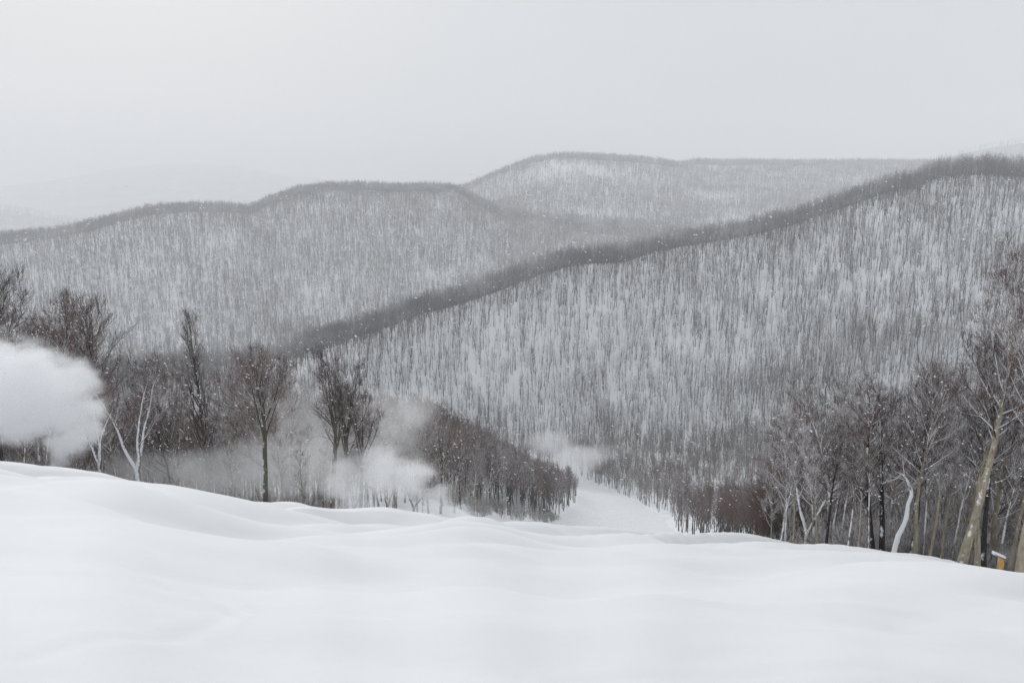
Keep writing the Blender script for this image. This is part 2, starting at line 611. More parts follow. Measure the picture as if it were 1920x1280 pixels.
# snow under the photographer, closing the middle of the sheet
ring = VV[:NA].copy()
cv = np.concatenate([ring, [[0, 0, ring[:, 2].mean()]]])
cf = np.stack([np.full(NA - 1, NA), np.arange(1, NA), np.arange(NA - 1)], -1)
o = link('snow_slope', make_mesh('snow_patch', cv, cf, MAT['snow']))
tag(o, 'trodden snow at the top of the slope', kind='structure')


# ------------------------------------------------------------------ tree generator
class Buf:
    def __init__(self):
        self.v = []; self.f = []; self.n = 0
        self.tw = []                       # spikes: base, tip, radius

    def tube(self, pts, rad, sides):
        pts = np.asarray(pts); rad = np.asarray(rad)
        n = len(pts)
        d = np.gradient(pts, axis=0)
        d /= np.linalg.norm(d, axis=1)[:, None] + 1e-9
        ref = np.array((1.0, 0.2, 0.1)) if abs(d[0][2]) > 0.8 else np.array((0.0, 0.1, 1.0))
        u = np.cross(d, ref); u /= np.linalg.norm(u, axis=1)[:, None] + 1e-9
        w = np.cross(d, u)
        a = np.arange(sides) * 2 * math.pi / sides
        ring = (u[:, None] * np.cos(a)[None, :, None] + w[:, None] * np.sin(a)[None, :, None]) * rad[:, None, None] + pts[:, None]
        self.v.append(ring.reshape(-1, 3))
        i, j = np.meshgrid(np.arange(n - 1), np.arange(sides), indexing='ij')
        j2 = (j + 1) % sides
        q = np.stack([i * sides + j, i * sides + j2, (i + 1) * sides + j2, (i + 1) * sides + j], -1).reshape(-1, 4) + self.n
        self.f.append(np.concatenate([q[:, [0, 1, 2]], q[:, [0, 2, 3]]]))
        self.n += n * sides

    def spike(self, a, b, r):
        self.tw.append((*a, *b, r))

    def arrays(self):
        if self.tw:
            t = np.array(self.tw)
            a, b, r = t[:, :3], t[:, 3:6], t[:, 6:7]
            d = b - a; d /= np.linalg.norm(d, axis=1)[:, None] + 1e-9
            ref = np.where(np.abs(d[:, 2:3]) > 0.8, np.array([[1.0, 0.2, 0.1]]), np.array([[0.0, 0.1, 1.0]]))
            u = np.cross(d, ref); u /= np.linalg.norm(u, axis=1)[:, None] + 1e-9
            w = np.cross(d, u)
            ring = [a + r * (u * math.cos(q) + w * math.sin(q)) for q in (0, 2.094, 4.189)]
            tip = b
            V = np.stack(ring + [tip], 1).reshape(-1, 3)
            base = np.arange(len(t))[:, None] * 4 + self.n
            F = np.concatenate([base + np.array([[0, 1, 3]]), base + np.array([[1, 2, 3]]), base + np.array([[2, 0, 3]])])
            vs = self.v + [V]; fs = self.f + [F]
        else:
            vs, fs = self.v, self.f
        return np.concatenate(vs), np.concatenate(fs)


def unit(v):
    return v / (np.linalg.norm(v) + 1e-9)


def path(g, start, d, length, n, wob, curl):
    """a crooked path that bends by curl towards the sky"""
    pts = [np.array(start, float)]
    d = unit(np.array(d, float))
    for i in range(n):
        d = unit(d + g.normal(0, wob, 3) + np.array((0, 0, curl)) / n)
        pts.append(pts[-1] + d * length / n)
    return np.array(pts)


def side_dir(g, d, ang, az=None):
    d = unit(d)
    ref = np.array((1.0, 0, 0)) if abs(d[2]) > 0.7 else np.array((0, 0, 1.0))
    u = unit(np.cross(d, ref)); w = np.cross(d, u)
    az = g.uniform(0, 2 * math.pi) if az is None else az
    return unit(d * math.cos(ang) + (u * math.cos(az) + w * math.sin(az)) * math.sin(ang))


def dress(g, cb, pts, radius, length, nb, nt, twl, tr, ang=(0.45, 0.85), levels=1, curl=0.35):
    """branches (tubes) and twigs (spikes) along a limb"""
    n = len(pts) - 1
    for k in range(nb):
        t = 0.22 + 0.78 * (k + g.uniform(0, 1)) / nb
        f = t * n; i = min(int(f), n - 1)
        p = pts[i] + (pts[i + 1] - pts[i]) * (f - i)
        dd = pts[i + 1] - pts[i]
        L = length * g.uniform(0.30, 0.52) * (1.15 - 0.6 * t)
        bd = side_dir(g, dd, g.uniform(*ang))
        bd[2] += 0.12
        bp = path(g, p, bd, L, 3, 0.12, curl)
        rr = max(radius * (1 - 0.75 * t) * 0.55, tr * 1.4)
        cb.tube(bp, [rr, rr * 0.8, rr * 0.6, rr * 0.35], 3)
        for m in range(nt):
            s = 0.15 + 0.85 * (m + g.uniform(0, 1)) / nt
            f2 = s * 3; i2 = min(int(f2), 2)
            q = bp[i2] + (bp[i2 + 1] - bp[i2]) * (f2 - i2)
            td = side_dir(g, bp[i2 + 1] - bp[i2], g.uniform(0.3, 0.9))
            td[2] += 0.45
            tl = twl * g.uniform(0.5, 1.25)
            e = q + unit(td) * tl
            cb.spike(q, e, tr)
            if levels > 1:
                for _ in range(levels):
                    s2 = g.uniform(0.25, 0.8)
                    q2 = q + (e - q) * s2
                    cb.spike(q2, q2 + side_dir(g, td, g.uniform(0.35, 0.8)) * tl * g.uniform(0.35, 0.7), tr * 0.8)
        cb.spike(bp[-1], bp[-1] + unit(bp[-1] - bp[-2] + np.array((0, 0, .2 * twl))) * twl, tr)


def make_tree(seed, h, style='forest', sides=8, limbs=20, nb=6, nt=7, twl=0.8, tr=0.008, levels=2, r0=None, lean=(0, 0), kinky=0.03):
    g = np.random.default_rng(seed)
    tb, cb = Buf(), Buf()
    r0 = r0 or h * 0.017
    nseg = 12
    stems = []                               # (pts, radii)
    if style in ('forest', 'cone', 'pole', 'bole'):
        d = np.array((lean[0], lean[1], 1.0))
        p = path(g, (0, 0, -1.2), d, h * (0.90 if style in ('forest', 'bole') else 1.0) + 1.2, nseg, kinky, 0.15)
        t = np.linspace(0, 1, nseg + 1)
        rad = r0 * (1 - 0.93 * t ** (0.9 if style != 'forest' else 1.1)) * (1 + 0.5 * np.exp(-t * 14))
        tb.tube(p, rad, sides)
        stems.append((p, rad))
        base = dict(forest=0.50, cone=0.24, pole=0.45, bole=0.56)[style]
    elif style == 'vase':
        fork = g.uniform(0.56, 0.64)
        p = path(g, (0, 0, -1.2), (lean[0], lean[1], 1.0), h * fork + 1.2, 7, kinky, 0.1)
        rad = np.linspace(r0 * 1.2, r0 * 0.75, 8)
        tb.tube(p, rad, sides)
        nl = g.integers(4, 7)
        a0 = g.uniform(0, 6.28)
        for k in range(nl):
            ang = g.uniform(0.16, 0.48) if k else 0.06
            q = path(g, p[-1 - (k % 2)], side_dir(g, p[-1] - p[-2], ang, a0 + k * 2.4), h * (1 - fork) * g.uniform(0.8, 1.0), 8, 0.05, 0.25)
            rr = np.linspace(r0 * 0.5, r0 * 0.07, 9)
            tb.tube(q, rr, max(4, sides - 2))
            stems.append((q, rr))
        base = 0.10
    elif style == 'fork':                    # two or three crooked stems from low down
        f0 = g.uniform(0.12, 0.3)
        p = path(g, (0, 0, -1.2), (lean[0], lean[1], 1.0), h * f0 + 1.2, 5, kinky, 0.1)
        tb.tube(p, np.linspace(r0 * 1.25, r0 * 0.95, 6), sides)
        a0 = g.uniform(0, 6.28)
        for k in range(int(g.integers(2, 4))):
            q = path(g, p[-1] - np.array((0, 0, 0.05)), side_dir(g, np.array((0, 0, 1.0)), g.uniform(0.18, 0.5), a0 + k * 2.6), h * (1 - f0) * g.uniform(0.75, 1.05), 10, 0.11, 0.5)
            rr = np.linspace(r0 * 0.8, r0 * 0.09, 11)
            tb.tube(q, rr, max(5, sides - 2))
            stems.append((q, rr))
        base = 0.25
    elif style == 'twin':                    # two dark stems side by side
        for sx, ang in ((-0.16, -0.10), (0.14, 0.05)):
            q = path(g, (sx, 0, -1.2), (ang, 0.03, 1.0), h * g.uniform(0.9, 1.0) + 1.2, 12, 0.05, 0.1)
            rr = r0 * (1 - 0.9 * np.linspace(0, 1, 13))
            tb.tube(q, rr, sides)
            stems.append((q, rr))
        base = 0.38
    elif style == 'snag':
        q = np.array([(-0.15, 0, -1.2), (0, 0, 0), (0.06, 0.02, 0.6), (0.17, 0.02, 1.2), (0.40, -0.03, 1.9), (0.50, 0.0, 2.4), (0.52, 0.05, 2.9),
                      (0.63, 0.0, 3.4), (0.60, 0.02, 3.75), (0.36, 0.05, 4.2), (0.12, 0.0, 4.5), (-0.10, 0, 4.6)], float)
        rr = r0 * np.linspace(1.1, 0.35, 12) * np.array([1, 1, .93, 1.05, .95, 1.1, .95, 1.12, .95, 1, .9, .8])
        tb.tube(q, rr, sides)
        stems.append((q, rr)); base = 0.6
    elif style == 'shrub':
        for k in range(9):
            q = path(g, (g.normal(0, .25), g.normal(0, .25), -0.2), (g.normal(0, .35), g.normal(0, .35), 1.0), h * g.uniform(0.5, 1.0), 4, 0.1, 0.1)
            rr = np.linspace(r0, r0 * 0.25, 5)
            cb.tube(q, rr, 3)
            stems.append((q, rr))
        base = 0.25
    per = max(1, int(round(limbs / len(stems))))
    for p, rad in stems:
        n = len(p) - 1
        tot = np.linalg.norm(p[-1] - p[0])
        for k in range(per):
            t = base + (0.985 - base) * (k + g.uniform(0, 1)) / per
            f = t * n; i = min(int(f), n - 1)
            q = p[i] + (p[i + 1] - p[i]) * (f - i)
            rloc = rad[i]
            dd = p[i + 1] - p[i]
            u = (t - base) / (1 - base)
            az = k * 2.399 + g.uniform(-0.5, 0.5)
            if style == 'cone':
                ang = g.uniform(0.55, 0.8) * (1.0 - 0.3 * u); L = h * 0.19 * (1 - u) ** 0.6 * g.uniform(0.7, 1.15) + 0.5; cu = 0.9
            elif style == 'vase':
                ang = g.uniform(0.30, 0.6); L = tot * g.uniform(0.26, 0.42) * (1 - 0.5 * u); cu = 0.5
            elif style == 'fork':
                ang = g.uniform(0.5, 1.0); L = tot * g.uniform(0.22, 0.40) * (1 - 0.5 * u); cu = 0.45
            elif style == 'bole':
                ang = g.uniform(0.75, 1.15) - 0.5 * u; L = h * 0.20 * g.uniform(0.7, 1.15) * (0.55 + 0.55 * math.sin(math.pi * min(1.0, 0.15 + 0.75 * u))); cu = 0.55
            elif style == 'pole':
                ang = g.uniform(0.5, 1.0); L = h * 0.13 * g.uniform(0.6, 1.3) * (1 - 0.5 * u); cu = 0.6
            elif style == 'twin':
                ang = g.uniform(0.55, 1.05); L = h * 0.24 * g.uniform(0.6, 1.2) * (1 - 0.4 * u); cu = 0.4
            elif style == 'snag':
                ang = g.uniform(0.7, 1.2); L = h * 0.22 * g.uniform(0.4, 1.1); cu = 0.3
            elif style == 'shrub':
                ang = g.uniform(0.4, 0.9); L = h * 0.3 * g.uniform(0.5, 1.0); cu = 0.3
            else:
                ang = g.uniform(0.75, 1.15) - 0.55 * u; L = h * 0.21 * g.uniform(0.65, 1.15) * (0.6 + 0.5 * math.sin(math.pi * min(1.0, 0.2 + 0.7 * u))); cu = 0.55
            ld = side_dir(g, dd, ang, az)
            ns = 5
            lp = path(g, q, ld, L, ns, 0.11, cu)
            lr = min(rloc * 0.5, 0.012 + L * 0.014)
            lr = max(lr, tr * 2)
            cb.tube(lp, np.linspace(lr, max(lr * 0.22, tr), ns + 1), 4 if sides > 5 else 3)
            dress(g, cb, lp, lr, L, nb, nt, twl, tr, levels=levels)
        cb.spike(p[-1], p[-1] + unit(p[-1] - p[-2]) * twl, max(rad[-1], tr))
    return tb, cb


def tree_meshes(name, bark, twig, **kw):
    tb, cb = make_tree(**kw)
    v, f = tb.arrays() if tb.n else (None, None)
    mt = make_mesh(name + '_trunk', v, f, MAT[bark]) if v is not None else None
    v, f = cb.arrays()
    mc = make_mesh(name + '_crown', v, f, MAT[twig], smooth=False)
    mc.materials.append(MAT['limb_plain' if twig == 'twig_dark' else 'limb_snowy'])
    mi = np.zeros(len(f), np.int32); mi[:sum(len(q) for q in cb.f)] = 1
    mc.polygons.foreach_set('material_index', mi)
    return mt, mc


def place_tree(name, meshes, x, y, s, rz, label, group=None, cat='tree', tilt=(0, 0), sz=None, z=None):
    e = bpy.data.objects.new(name, None)
    COL.objects.link(e)
    e.empty_display_size = 0.5
    zz = float(ground_xy(np.array([x]), np.array([y]))[0]) if z is None else z
    e.location = (x, y, zz)
    e.rotation_euler = (tilt[0], tilt[1], rz)
    e.scale = (s, s, sz or s)
    tag(e, label, cat, group)
    link('trunk', meshes[0], e)
    link('crown', meshes[1], e)
    return e


P = {}
P['cone'] = tree_meshes('cone', 'bark_olive', 'twig_dark', seed=1, h=15, style='cone', limbs=44, nb=5, nt=5, twl=0.75, tr=0.007, r0=0.21, kinky=0.012)
P['vase_a'] = tree_meshes('vase_a', 'bark_olive', 'twig_brown', seed=2, h=15, style='vase', limbs=36, nb=6, nt=6, twl=0.75, tr=0.007, r0=0.20)
P['vase_b'] = tree_meshes('vase_b', 'bark_olive', 'twig_dark', seed=3, h=14, style='vase', limbs=38, nb=6, nt=6, twl=0.75, tr=0.007, r0=0.18)
P['fork_a'] = tree_meshes('fork_a', 'bark_white', 'twig_frost', seed=4, h=11, style='fork', limbs=22, nb=5, nt=5, twl=0.7, tr=0.009, r0=0.19)
P['fork_b'] = tree_meshes('fork_b', 'bark_dark', 'twig_dark', seed=5, h=13, style='fork', limbs=30, nb=6, nt=5, twl=0.75, tr=0.008, r0=0.21)
P['fork_c'] = tree_meshes('fork_c', 'bark_grey', 'twig_brown', seed=15, h=12, style='fork', limbs=30, nb=6, nt=6, twl=0.75, tr=0.009, r0=0.18)
P['forest_a'] = tree_meshes('forest_a', 'bark_grey', 'twig_brown', seed=6, h=13, style='forest', limbs=26, nb=6, nt=7, twl=0.8, tr=0.009, r0=0.17)
P['forest_b'] = tree_meshes('forest_b', 'bark_tan', 'twig_brown', seed=7, h=13, style='forest', limbs=26, nb=6, nt=7, twl=0.8, tr=0.009, r0=0.18, kinky=0.05)
P['forest_c'] = tree_meshes('forest_c', 'bark_dark', 'twig_dark', seed=8, h=14, style='forest', limbs=28, nb=6, nt=7, twl=0.8, tr=0.010, r0=0.18)
P['forest_d'] = tree_meshes('forest_d', 'bark_grey', 'twig_frost', seed=9, h=12, style='forest', limbs=24, nb=6, nt=6, twl=0.8, tr=0.009, r0=0.15, kinky=0.05)
P['pole_a'] = tree_meshes('pole_a', 'bark_tan', 'twig_frost', seed=10, h=11, style='pole', limbs=24, nb=5, nt=5, twl=0.6, tr=0.008, r0=0.095, kinky=0.05)
P['pole_b'] = tree_meshes('pole_b', 'bark_grey', 'twig_brown', seed=12, h=12, style='pole', limbs=26, nb=5, nt=5, twl=0.6, tr=0.008, r0=0.10, kinky=0.04)
P['twin'] = tree_meshes('twin', 'bark_dark', 'twig_dark', seed=13, h=11, style='twin', limbs=30, nb=6, nt=6, twl=0.7, tr=0.009, r0=0.21)
P['snag'] = tree_meshes('snag', 'bark_white', 'twig_frost', seed=14, h=4.6, style='snag', limbs=7, nb=4, nt=3, twl=0.4, tr=0.008, r0=0.14)
P['lean'] = tree_meshes('lean', 'bark_tan', 'twig_brown', seed=16, h=15, style='forest', limbs=34, nb=7, nt=7, twl=0.8, tr=0.009, r0=0.22, lean=(0.17, 0.05), kinky=0.025)


def base_xy(px, r, py=950):
    az, _ = pix(px, py)
    return r * math.sin(az), r * math.cos(az)


def hero(px, py, r, key, h_top, label, name='bare_tree', rz=0.0, tilt=(0, 0), group=None, py0=950):
    """px: column of the trunk foot; h_top: pixel row of the tree's top, which sets its height at distance r"""
    x, y = base_xy(px, r, py)
    zg = float(ground_xy(np.array([x]), np.array([y]))[0])
    _, te = pix(px, h_top)
    H = (EYE + r * float(te)) - zg
    ref = dict(cone=15, vase_a=15, vase_b=14, fork_a=11, fork_b=13, fork_c=12, forest_a=13, forest_b=13, forest_c=14, forest_d=12, pole_a=11, pole_b=12, twin=11, snag=4.6, lean=15)[key]
    s = H / ref
    e = place_tree(name, P[key], x, y, s, rz, label, group, tilt=tilt, z=zg)
    return e


HX = []
def hero2(*a, **k):
    e = hero(*a, **k); HX.append((e.location.x, e.location.y)); return e


# left-hand row, behind the crest
hero2(390, 900, 64, 'cone', 598, 'tall upright tree with narrow pointed crown standing alone behind the snow crest', rz=0.4)
hero2(497, 930, 58, 'vase_a', 655, 'tree with bare olive trunk and broad fan-shaped brown crown', rz=1.0)
hero2(619, 930, 62, 'vase_b', 655, 'tree with straight bare trunk rising from the snow cloud, dense upright crown', rz=2.2)
hero2(642, 930, 70, 'vase_b', 690, 'smaller slim tree close beside the tree rising from the snow cloud', rz=4.0)
hero2(255, 890, 56, 'fork_a', 700, 'crooked forked tree with limbs plastered white beside the large snow plume', rz=5.2)
hero2(192, 885, 54, 'fork_a', 735, 'low tree with snow-white branches at the edge of the large snow plume', rz=1.4)
hero2(196, 870, 74, 'forest_c', 562, 'dark round-crowned tree towering behind the large snow plume', rz=0.8)
hero2(146, 870, 80, 'cone', 562, 'dark tree with a tall thin leader behind the large snow plume', rz=3.1)
hero2(48, 870, 78, 'vase_b', 548, 'dark many-stemmed tree rising above the top of the snow plume', rz=0.3)
hero2(90, 870, 84, 'fork_c', 570, 'slender dark tree with few stems above the snow plume', rz=4.4)
hero2(-8, 870, 70, 'forest_c', 515, 'dark tree at the far end of the row beyond the snow plume', rz=2.0)
hero2(450, 920, 72, 'forest_d', 690, 'thin pale-branched tree between the narrow tree and the fan-crowned tree', rz=1.9)
hero2(525, 935, 66, 'forest_a', 660, 'thin tree just beyond the fan-crowned tree', rz=2.9)
hero2(560, 935, 84, 'forest_d', 700, 'faint frosted tree inside the blowing snow mist', rz=0.9)
# right-hand wood edge
hero2(1796, 1045, 36.5, 'lean', 470, 'large pale leaning tree with lichen-tan bark at the edge of the wood', rz=0.0, tilt=(0.02, 0.04))
hero2(1652, 1030, 40, 'twin', 735, 'dark tree with two stems rising side by side from the snow', rz=0.15)
hero2(1676, 1035, 38.5, 'snag', 885, 'short crooked snag plastered white with snow next to the twin-stemmed tree', rz=0.0)
hero2(1706, 1035, 41, 'forest_c', 700, 'black-trunked tree leaning beside the white snag', rz=2.0, tilt=(0, 0.06))
hero2(1716, 1035, 39, 'forest_b', 690, 'tan-trunked tree in front of the black trunk by the white snag', rz=0.7, tilt=(0, 0.05))
hero2(1762, 1045, 40, 'pole_a', 735, 'thin tan tree between the white snag and the large leaning tree', rz=1.2, tilt=(0, 0.03))
hero2(1850, 1060, 40, 'forest_c', 640, 'black-trunked tree just beyond the large leaning tree', rz=4.2, tilt=(0, 0.07))
hero2(1912, 1065, 36, 'forest_b', 500, 'tan tree with snow-streaked trunk beside the orange post', rz=3.0, tilt=(0, 0.04))
hero2(1445, 1010, 58, 'pole_a', 830, 'pale thin tree at the outer corner of the wood by the run', rz=0.5)
hero2(1508, 1012, 50, 'fork_c', 760, 'tan many-branched tree near the outer corner of the wood', rz=1.5)
hero2(1517, 1012, 56, 'pole_a', 770, 'thin tan pole tree close to the many-branched tan tree', rz=2.5)
hero2(1560, 1020, 46, 'fork_c', 745, 'grey forked tree with long white limb before the wood', rz=3.7)
hero2(1575, 1022, 48, 'forest_d', 770, 'frosted grey tree beside the grey forked tree', rz=5.0)
hero2(1475, 1012, 60, 'forest_a', 800, 'slim brown tree with dark upper trunk near the wood corner', rz=0.2)
back = dict(forest_c='tall dark-trunked tree standing up out of the row behind the snow crest',
            forest_a='tall grey-barked tree standing up out of the row behind the snow crest',
            forest_d='tall frost-limbed tree standing up out of the row behind the snow crest',
            pole_b='tall slim grey tree standing up out of the row behind the snow crest',
            vase_a='tall fan-crowned brown tree standing up out of the row behind the snow crest')
gl = np.random.default_rng(92)
for px, key, top in ((18, 'forest_c', 560), (72, 'forest_a', 590), (112, 'forest_c', 600), (228, 'forest_a', 610), (282, 'forest_d', 690), (330, 'pole_b', 690),
                     (352, 'forest_a', 680), (428, 'pole_b', 700), (472, 'forest_a', 690), (545, 'pole_b', 680), (585, 'forest_d', 730), (672, 'vase_a', 745), (715, 'forest_a', 775)):
    hero2(px, 900, gl.uniform(66, 92), key, top, back[key], rz=gl.uniform(0, 6.2), tilt=(gl.normal(0, 0.02), gl.normal(0, 0.025)),
          group=back[key].split(' standing')[0] + 's of the row behind the crest')
# slim trunks along the front edge of the right-hand wood
gh = np.random.default_rng(91)
front = dict(pole_a='slender tan-barked tree in the front row of the wood along the snow edge',
             forest_b='stouter tan-barked tree in the front row of the wood along the snow edge',
             pole_b='slender grey-barked tree in the front row of the wood along the snow edge',
             forest_c='black-barked tree in the front row of the wood along the snow edge')
for q, (px, key) in enumerate(((1462, 'pole_b'), (1490, 'pole_a'), (1535, 'pole_a'), (1548, 'forest_c'), (1590, 'pole_b'), (1612, 'pole_a'), (1630, 'pole_b'),
                               (1738, 'pole_b'), (1748, 'pole_a'), (1780, 'pole_b'), (1822, 'pole_a'), (1838, 'forest_b'), (1868, 'pole_b'), (1893, 'pole_a'))):
    rc_ = float(np.interp(pix(px, 1020)[0], AZT, CREST_R))
    hero2(px, 1020, rc_ + gh.uniform(2.0, 8.0), key, 800 - (px - 1450) * 0.30 + gh.uniform(-30, 40), front[key], rz=gh.uniform(0, 6.2),
          tilt=(gh.normal(0, 0.04), gh.normal(0.02, 0.05)), group=front[key].split(' in the ')[0] + 's of the front row')
HX = np.array(HX)


# ------------------------------------------------------------------ the woods: individual trees near, one mass beyond
def sites(n, r1, r2, px1, px2, py=900, g=rng):
    a1, _ = pix(px1, py); a2, _ = pix(px2, py)
    r = np.sqrt(g.uniform(0, 1, n) * (r2 * r2 - r1 * r1) + r1 * r1)
    a = g.uniform(a1, a2, n)
    return a, r


def thin(a, r, dmin, taken=None):
    x = r * np.sin(a); y = r * np.cos(a)
    keep = []
    cell = {}
    pts = [] if taken is None else [tuple(q) for q in taken]
    for q in pts:
        cell.setdefault((int(q[0] // dmin), int(q[1] // dmin)), []).append(q)
    for k in range(len(a)):
        cx, cyy = int(x[k] // dmin), int(y[k] // dmin)
        ok = True
        for i in (-1, 0, 1):
            for j in (-1, 0, 1):
                for q in cell.get((cx + i, cyy + j), ()):
                    if (q[0] - x[k]) ** 2 + (q[1] - y[k]) ** 2 < dmin * dmin:
                        ok = False; break
                if not ok: break
            if not ok: break
        if ok:
            cell.setdefault((cx, cyy), []).append((x[k], y[k])); keep.append(k)
    return np.array(keep, int)


woods = [
    ('right', 6000, 39, 150, 1430, 2080, 1.7, 86, ['forest_a', 'forest_b', 'forest_c', 'forest_d', 'forest_b', 'pole_a', 'pole_b', 'pole_a', 'fork_c'], (0.66, 1.0),
     'bare tree with snow-dusted twigs in the thick wood by the orange post', 'trees of the thick wood by the orange post'),
    ('left', 2600, 60, 150, -120, 640, 2.5, 72, ['forest_a', 'forest_c', 'forest_d', 'pole_b', 'vase_a', 'pole_b', 'forest_a', 'pole_a', 'forest_c'], (0.62, 0.92),
     'bare tree in the misty wood behind the large snow plume and snow crest', 'trees of the misty wood behind the plume'),
    ('middle', 7000, 80, 330, 640, 1090, 2.8, 85, ['forest_a', 'forest_d', 'forest_d', 'vase_a', 'pole_a', 'fork_c'], (0.65, 1.15),
     'bare rime-tipped tree in the brown wood left of the curving run', 'trees of the brown wood beside the curving run'),
]
rest_a, rest_r = [], []
for wname, n, r1, r2, px1, px2, dmin, nind, keys, srange, label, group in woods:
    a, r = sites(n, r1, r2, px1, px2, 950)
    ok = ~run_mask(a, r, 1.0)
    a, r = a[ok], r[ok]
    k = thin(a, r, dmin, HX)
    a, r = a[k], r[k]
    o = np.argsort(r)
    a, r = a[o], r[o]
    seen = (ground(a, r) + 9.0 - EYE) / r > np.interp(a, AZT, _want) + 0.012
    a, r = a[seen], r[seen]
    word = dict(forest_a='grey-barked', forest_b='tan-barked', forest_c='black-trunked', forest_d='frost-branched', pole_a='thin tan', pole_b='thin grey',
                fork_c='forked grey', fork_b='forked dark', vase_a='fan-crowned')
    # nearest ones individually; in the middle wood every other one so that the whole wood is covered
    idx = np.arange(len(a))
    pick = idx[:nind]
    for i in pick:
        key = keys[int(rng.integers(len(keys)))]
        s = rng.uniform(*srange)
        place_tree('bare_tree', P[key], r[i] * math.sin(a[i]), r[i] * math.cos(a[i]), s, rng.uniform(0, 6.28), word[key] + ' ' + label, word[key] + ' ' + group,
                   tilt=(rng.normal(0, 0.05), rng.normal(0, 0.05)), sz=s * rng.uniform(0.9, 1.15))
    m = np.ones(len(a), bool); m[pick] = False
    rest_a.append(a[m]); rest_r.append(r[m])


def proto(name, bark, twig, **kw):
    """one light mesh (trunk and crown) used only as the instance of a mass of trees"""
    tb, cb = make_tree(**kw)
    vs, fs, mi, n = [], [], [], 0
    for b, k in ((tb, 0), (cb, 1)):
        if b.n or b.tw:
            v, f = b.arrays()
            vs.append(v); fs.append(f + n); mi.append(np.full(len(f), k)); n += len(v)
    me = make_mesh(name, np.concatenate(vs), np.concatenate(fs), None, smooth=False)
    me.materials.append(MAT[bark]); me.materials.append(MAT[twig])
    me.polygons.foreach_set('material_index', np.concatenate(mi).astype(np.int32))
    return bpy.data.objects.new(name, me)       # not linked to the scene


def mass(name, a, r, protos, scale, label, zscale=(0.9, 1.15), sink=0.3, seed=1):
    """a forest as ONE object: points on the ground, a tree on every point"""
    g = np.random.default_rng(seed)
    n = len(a)
    x = r * np.sin(a); y = r * np.cos(a); z = ground(a, r) - sink
    me = bpy.data.meshes.new(name)
    me.vertices.add(n)
    me.vertices.foreach_set('co', np.stack([x, y, z], -1).astype(np.float32).ravel())
    s = g.uniform(*scale, n)
    sc = np.stack([s, s, s * g.uniform(*zscale, n)], -1).astype(np.float32)
    at1 = me.attributes.new('tree_scale', 'FLOAT_VECTOR', 'POINT'); at1.data.foreach_set('vector', sc.ravel())
    rot = np.stack([g.normal(0, 0.035, n), g.normal(0, 0.035, n), g.uniform(0, 6.283, n)], -1).astype(np.float32)
    at2 = me.attributes.new('tree_turn', 'FLOAT_VECTOR', 'POINT'); at2.data.foreach_set('vector', rot.ravel())
    at3 = me.attributes.new('tree_kind', 'INT', 'POINT'); at3.data.foreach_set('value', g.integers(0, len(protos), n).astype(np.int32))
    o = link(name, me)
    tag(o, label, kind='stuff')
    ng = bpy.data.node_groups.new(name + '_nodes', 'GeometryNodeTree')
    ng.interface.new_socket('Geometry', in_out='INPUT', socket_type='NodeSocketGeometry')
    ng.interface.new_socket('Geometry', in_out='OUTPUT', socket_type='NodeSocketGeometry')
    gi = ng.nodes.new('NodeGroupInput'); go = ng.nodes.new('NodeGroupOutput')
    iop = ng.nodes.new('GeometryNodeInstanceOnPoints')
    jn = ng.nodes.new('GeometryNodeJoinGeometry')
    for pr in reversed(protos):
        oi = ng.nodes.new('GeometryNodeObjectInfo')
        oi.inputs['Object'].default_value = pr
        oi.inputs['As Instance'].default_value = True
        ng.links.new(oi.outputs['Geometry'], jn.inputs[0])
    ng.links.new(gi.outputs[0], iop.inputs['Points'])
    ng.links.new(jn.outputs[0], iop.inputs['Instance'])
    iop.inputs['Pick Instance'].default_value = True
    for nm, ty, sock in (('tree_kind', 'INT', 'Instance Index'), ('tree_turn', 'FLOAT_VECTOR', 'Rotation'), ('tree_scale', 'FLOAT_VECTOR', 'Scale')):
        na = ng.nodes.new('GeometryNodeInputNamedAttribute')
        na.data_type = ty
        na.inputs['Name'].default_value = nm
        src = [q for q in na.outputs if q.enabled and q.name == 'Attribute'][0]
        ng.links.new(src, iop.inputs[sock])
    ng.links.new(iop.outputs[0], go.inputs[0])
    md = o.modifiers.new('trees', 'NODES')
    md.node_group = ng
    return o


near_protos = [proto('near_wood_%d' % i, 'wood_bark', 'near_wood_twig', seed=40 + i, h=14, style=st, sides=5, limbs=20, nb=5, nt=5, twl=0.9, tr=0.014, levels=1, r0=0.17)
               for i, st in enumerate(('forest', 'forest', 'vase', 'fork', 'forest', 'pole'))]
mid_protos = [proto('mid_wood_%d' % i, 'wood_bark', 'wood_twig', seed=60 + i, h=17, style=st, sides=4, limbs=11, nb=3, nt=3, twl=1.1, tr=0.014, levels=1, r0=0.225, kinky=0.02)
              for i, st in enumerate(('bole', 'bole', 'vase', 'bole', 'bole', 'bole'))]
far_protos = [proto('far_wood_%d' % i, 'wood_bark', 'wood_twig', seed=80 + i, h=17, style=st, sides=3, limbs=10, nb=3, nt=3, twl=1.4, tr=0.024, levels=1, r0=0.21, kinky=0.02)
              for i, st in enumerate(('bole', 'vase', 'bole', 'bole'))]
brush_protos = [proto('brush_%d' % i, 'brush', 'brush', seed=100 + i, h=2.6, style='shrub', sides=3, limbs=36, nb=2, nt=3, twl=0.5, tr=0.007, levels=1, r0=0.018)
                for i in range(3)]

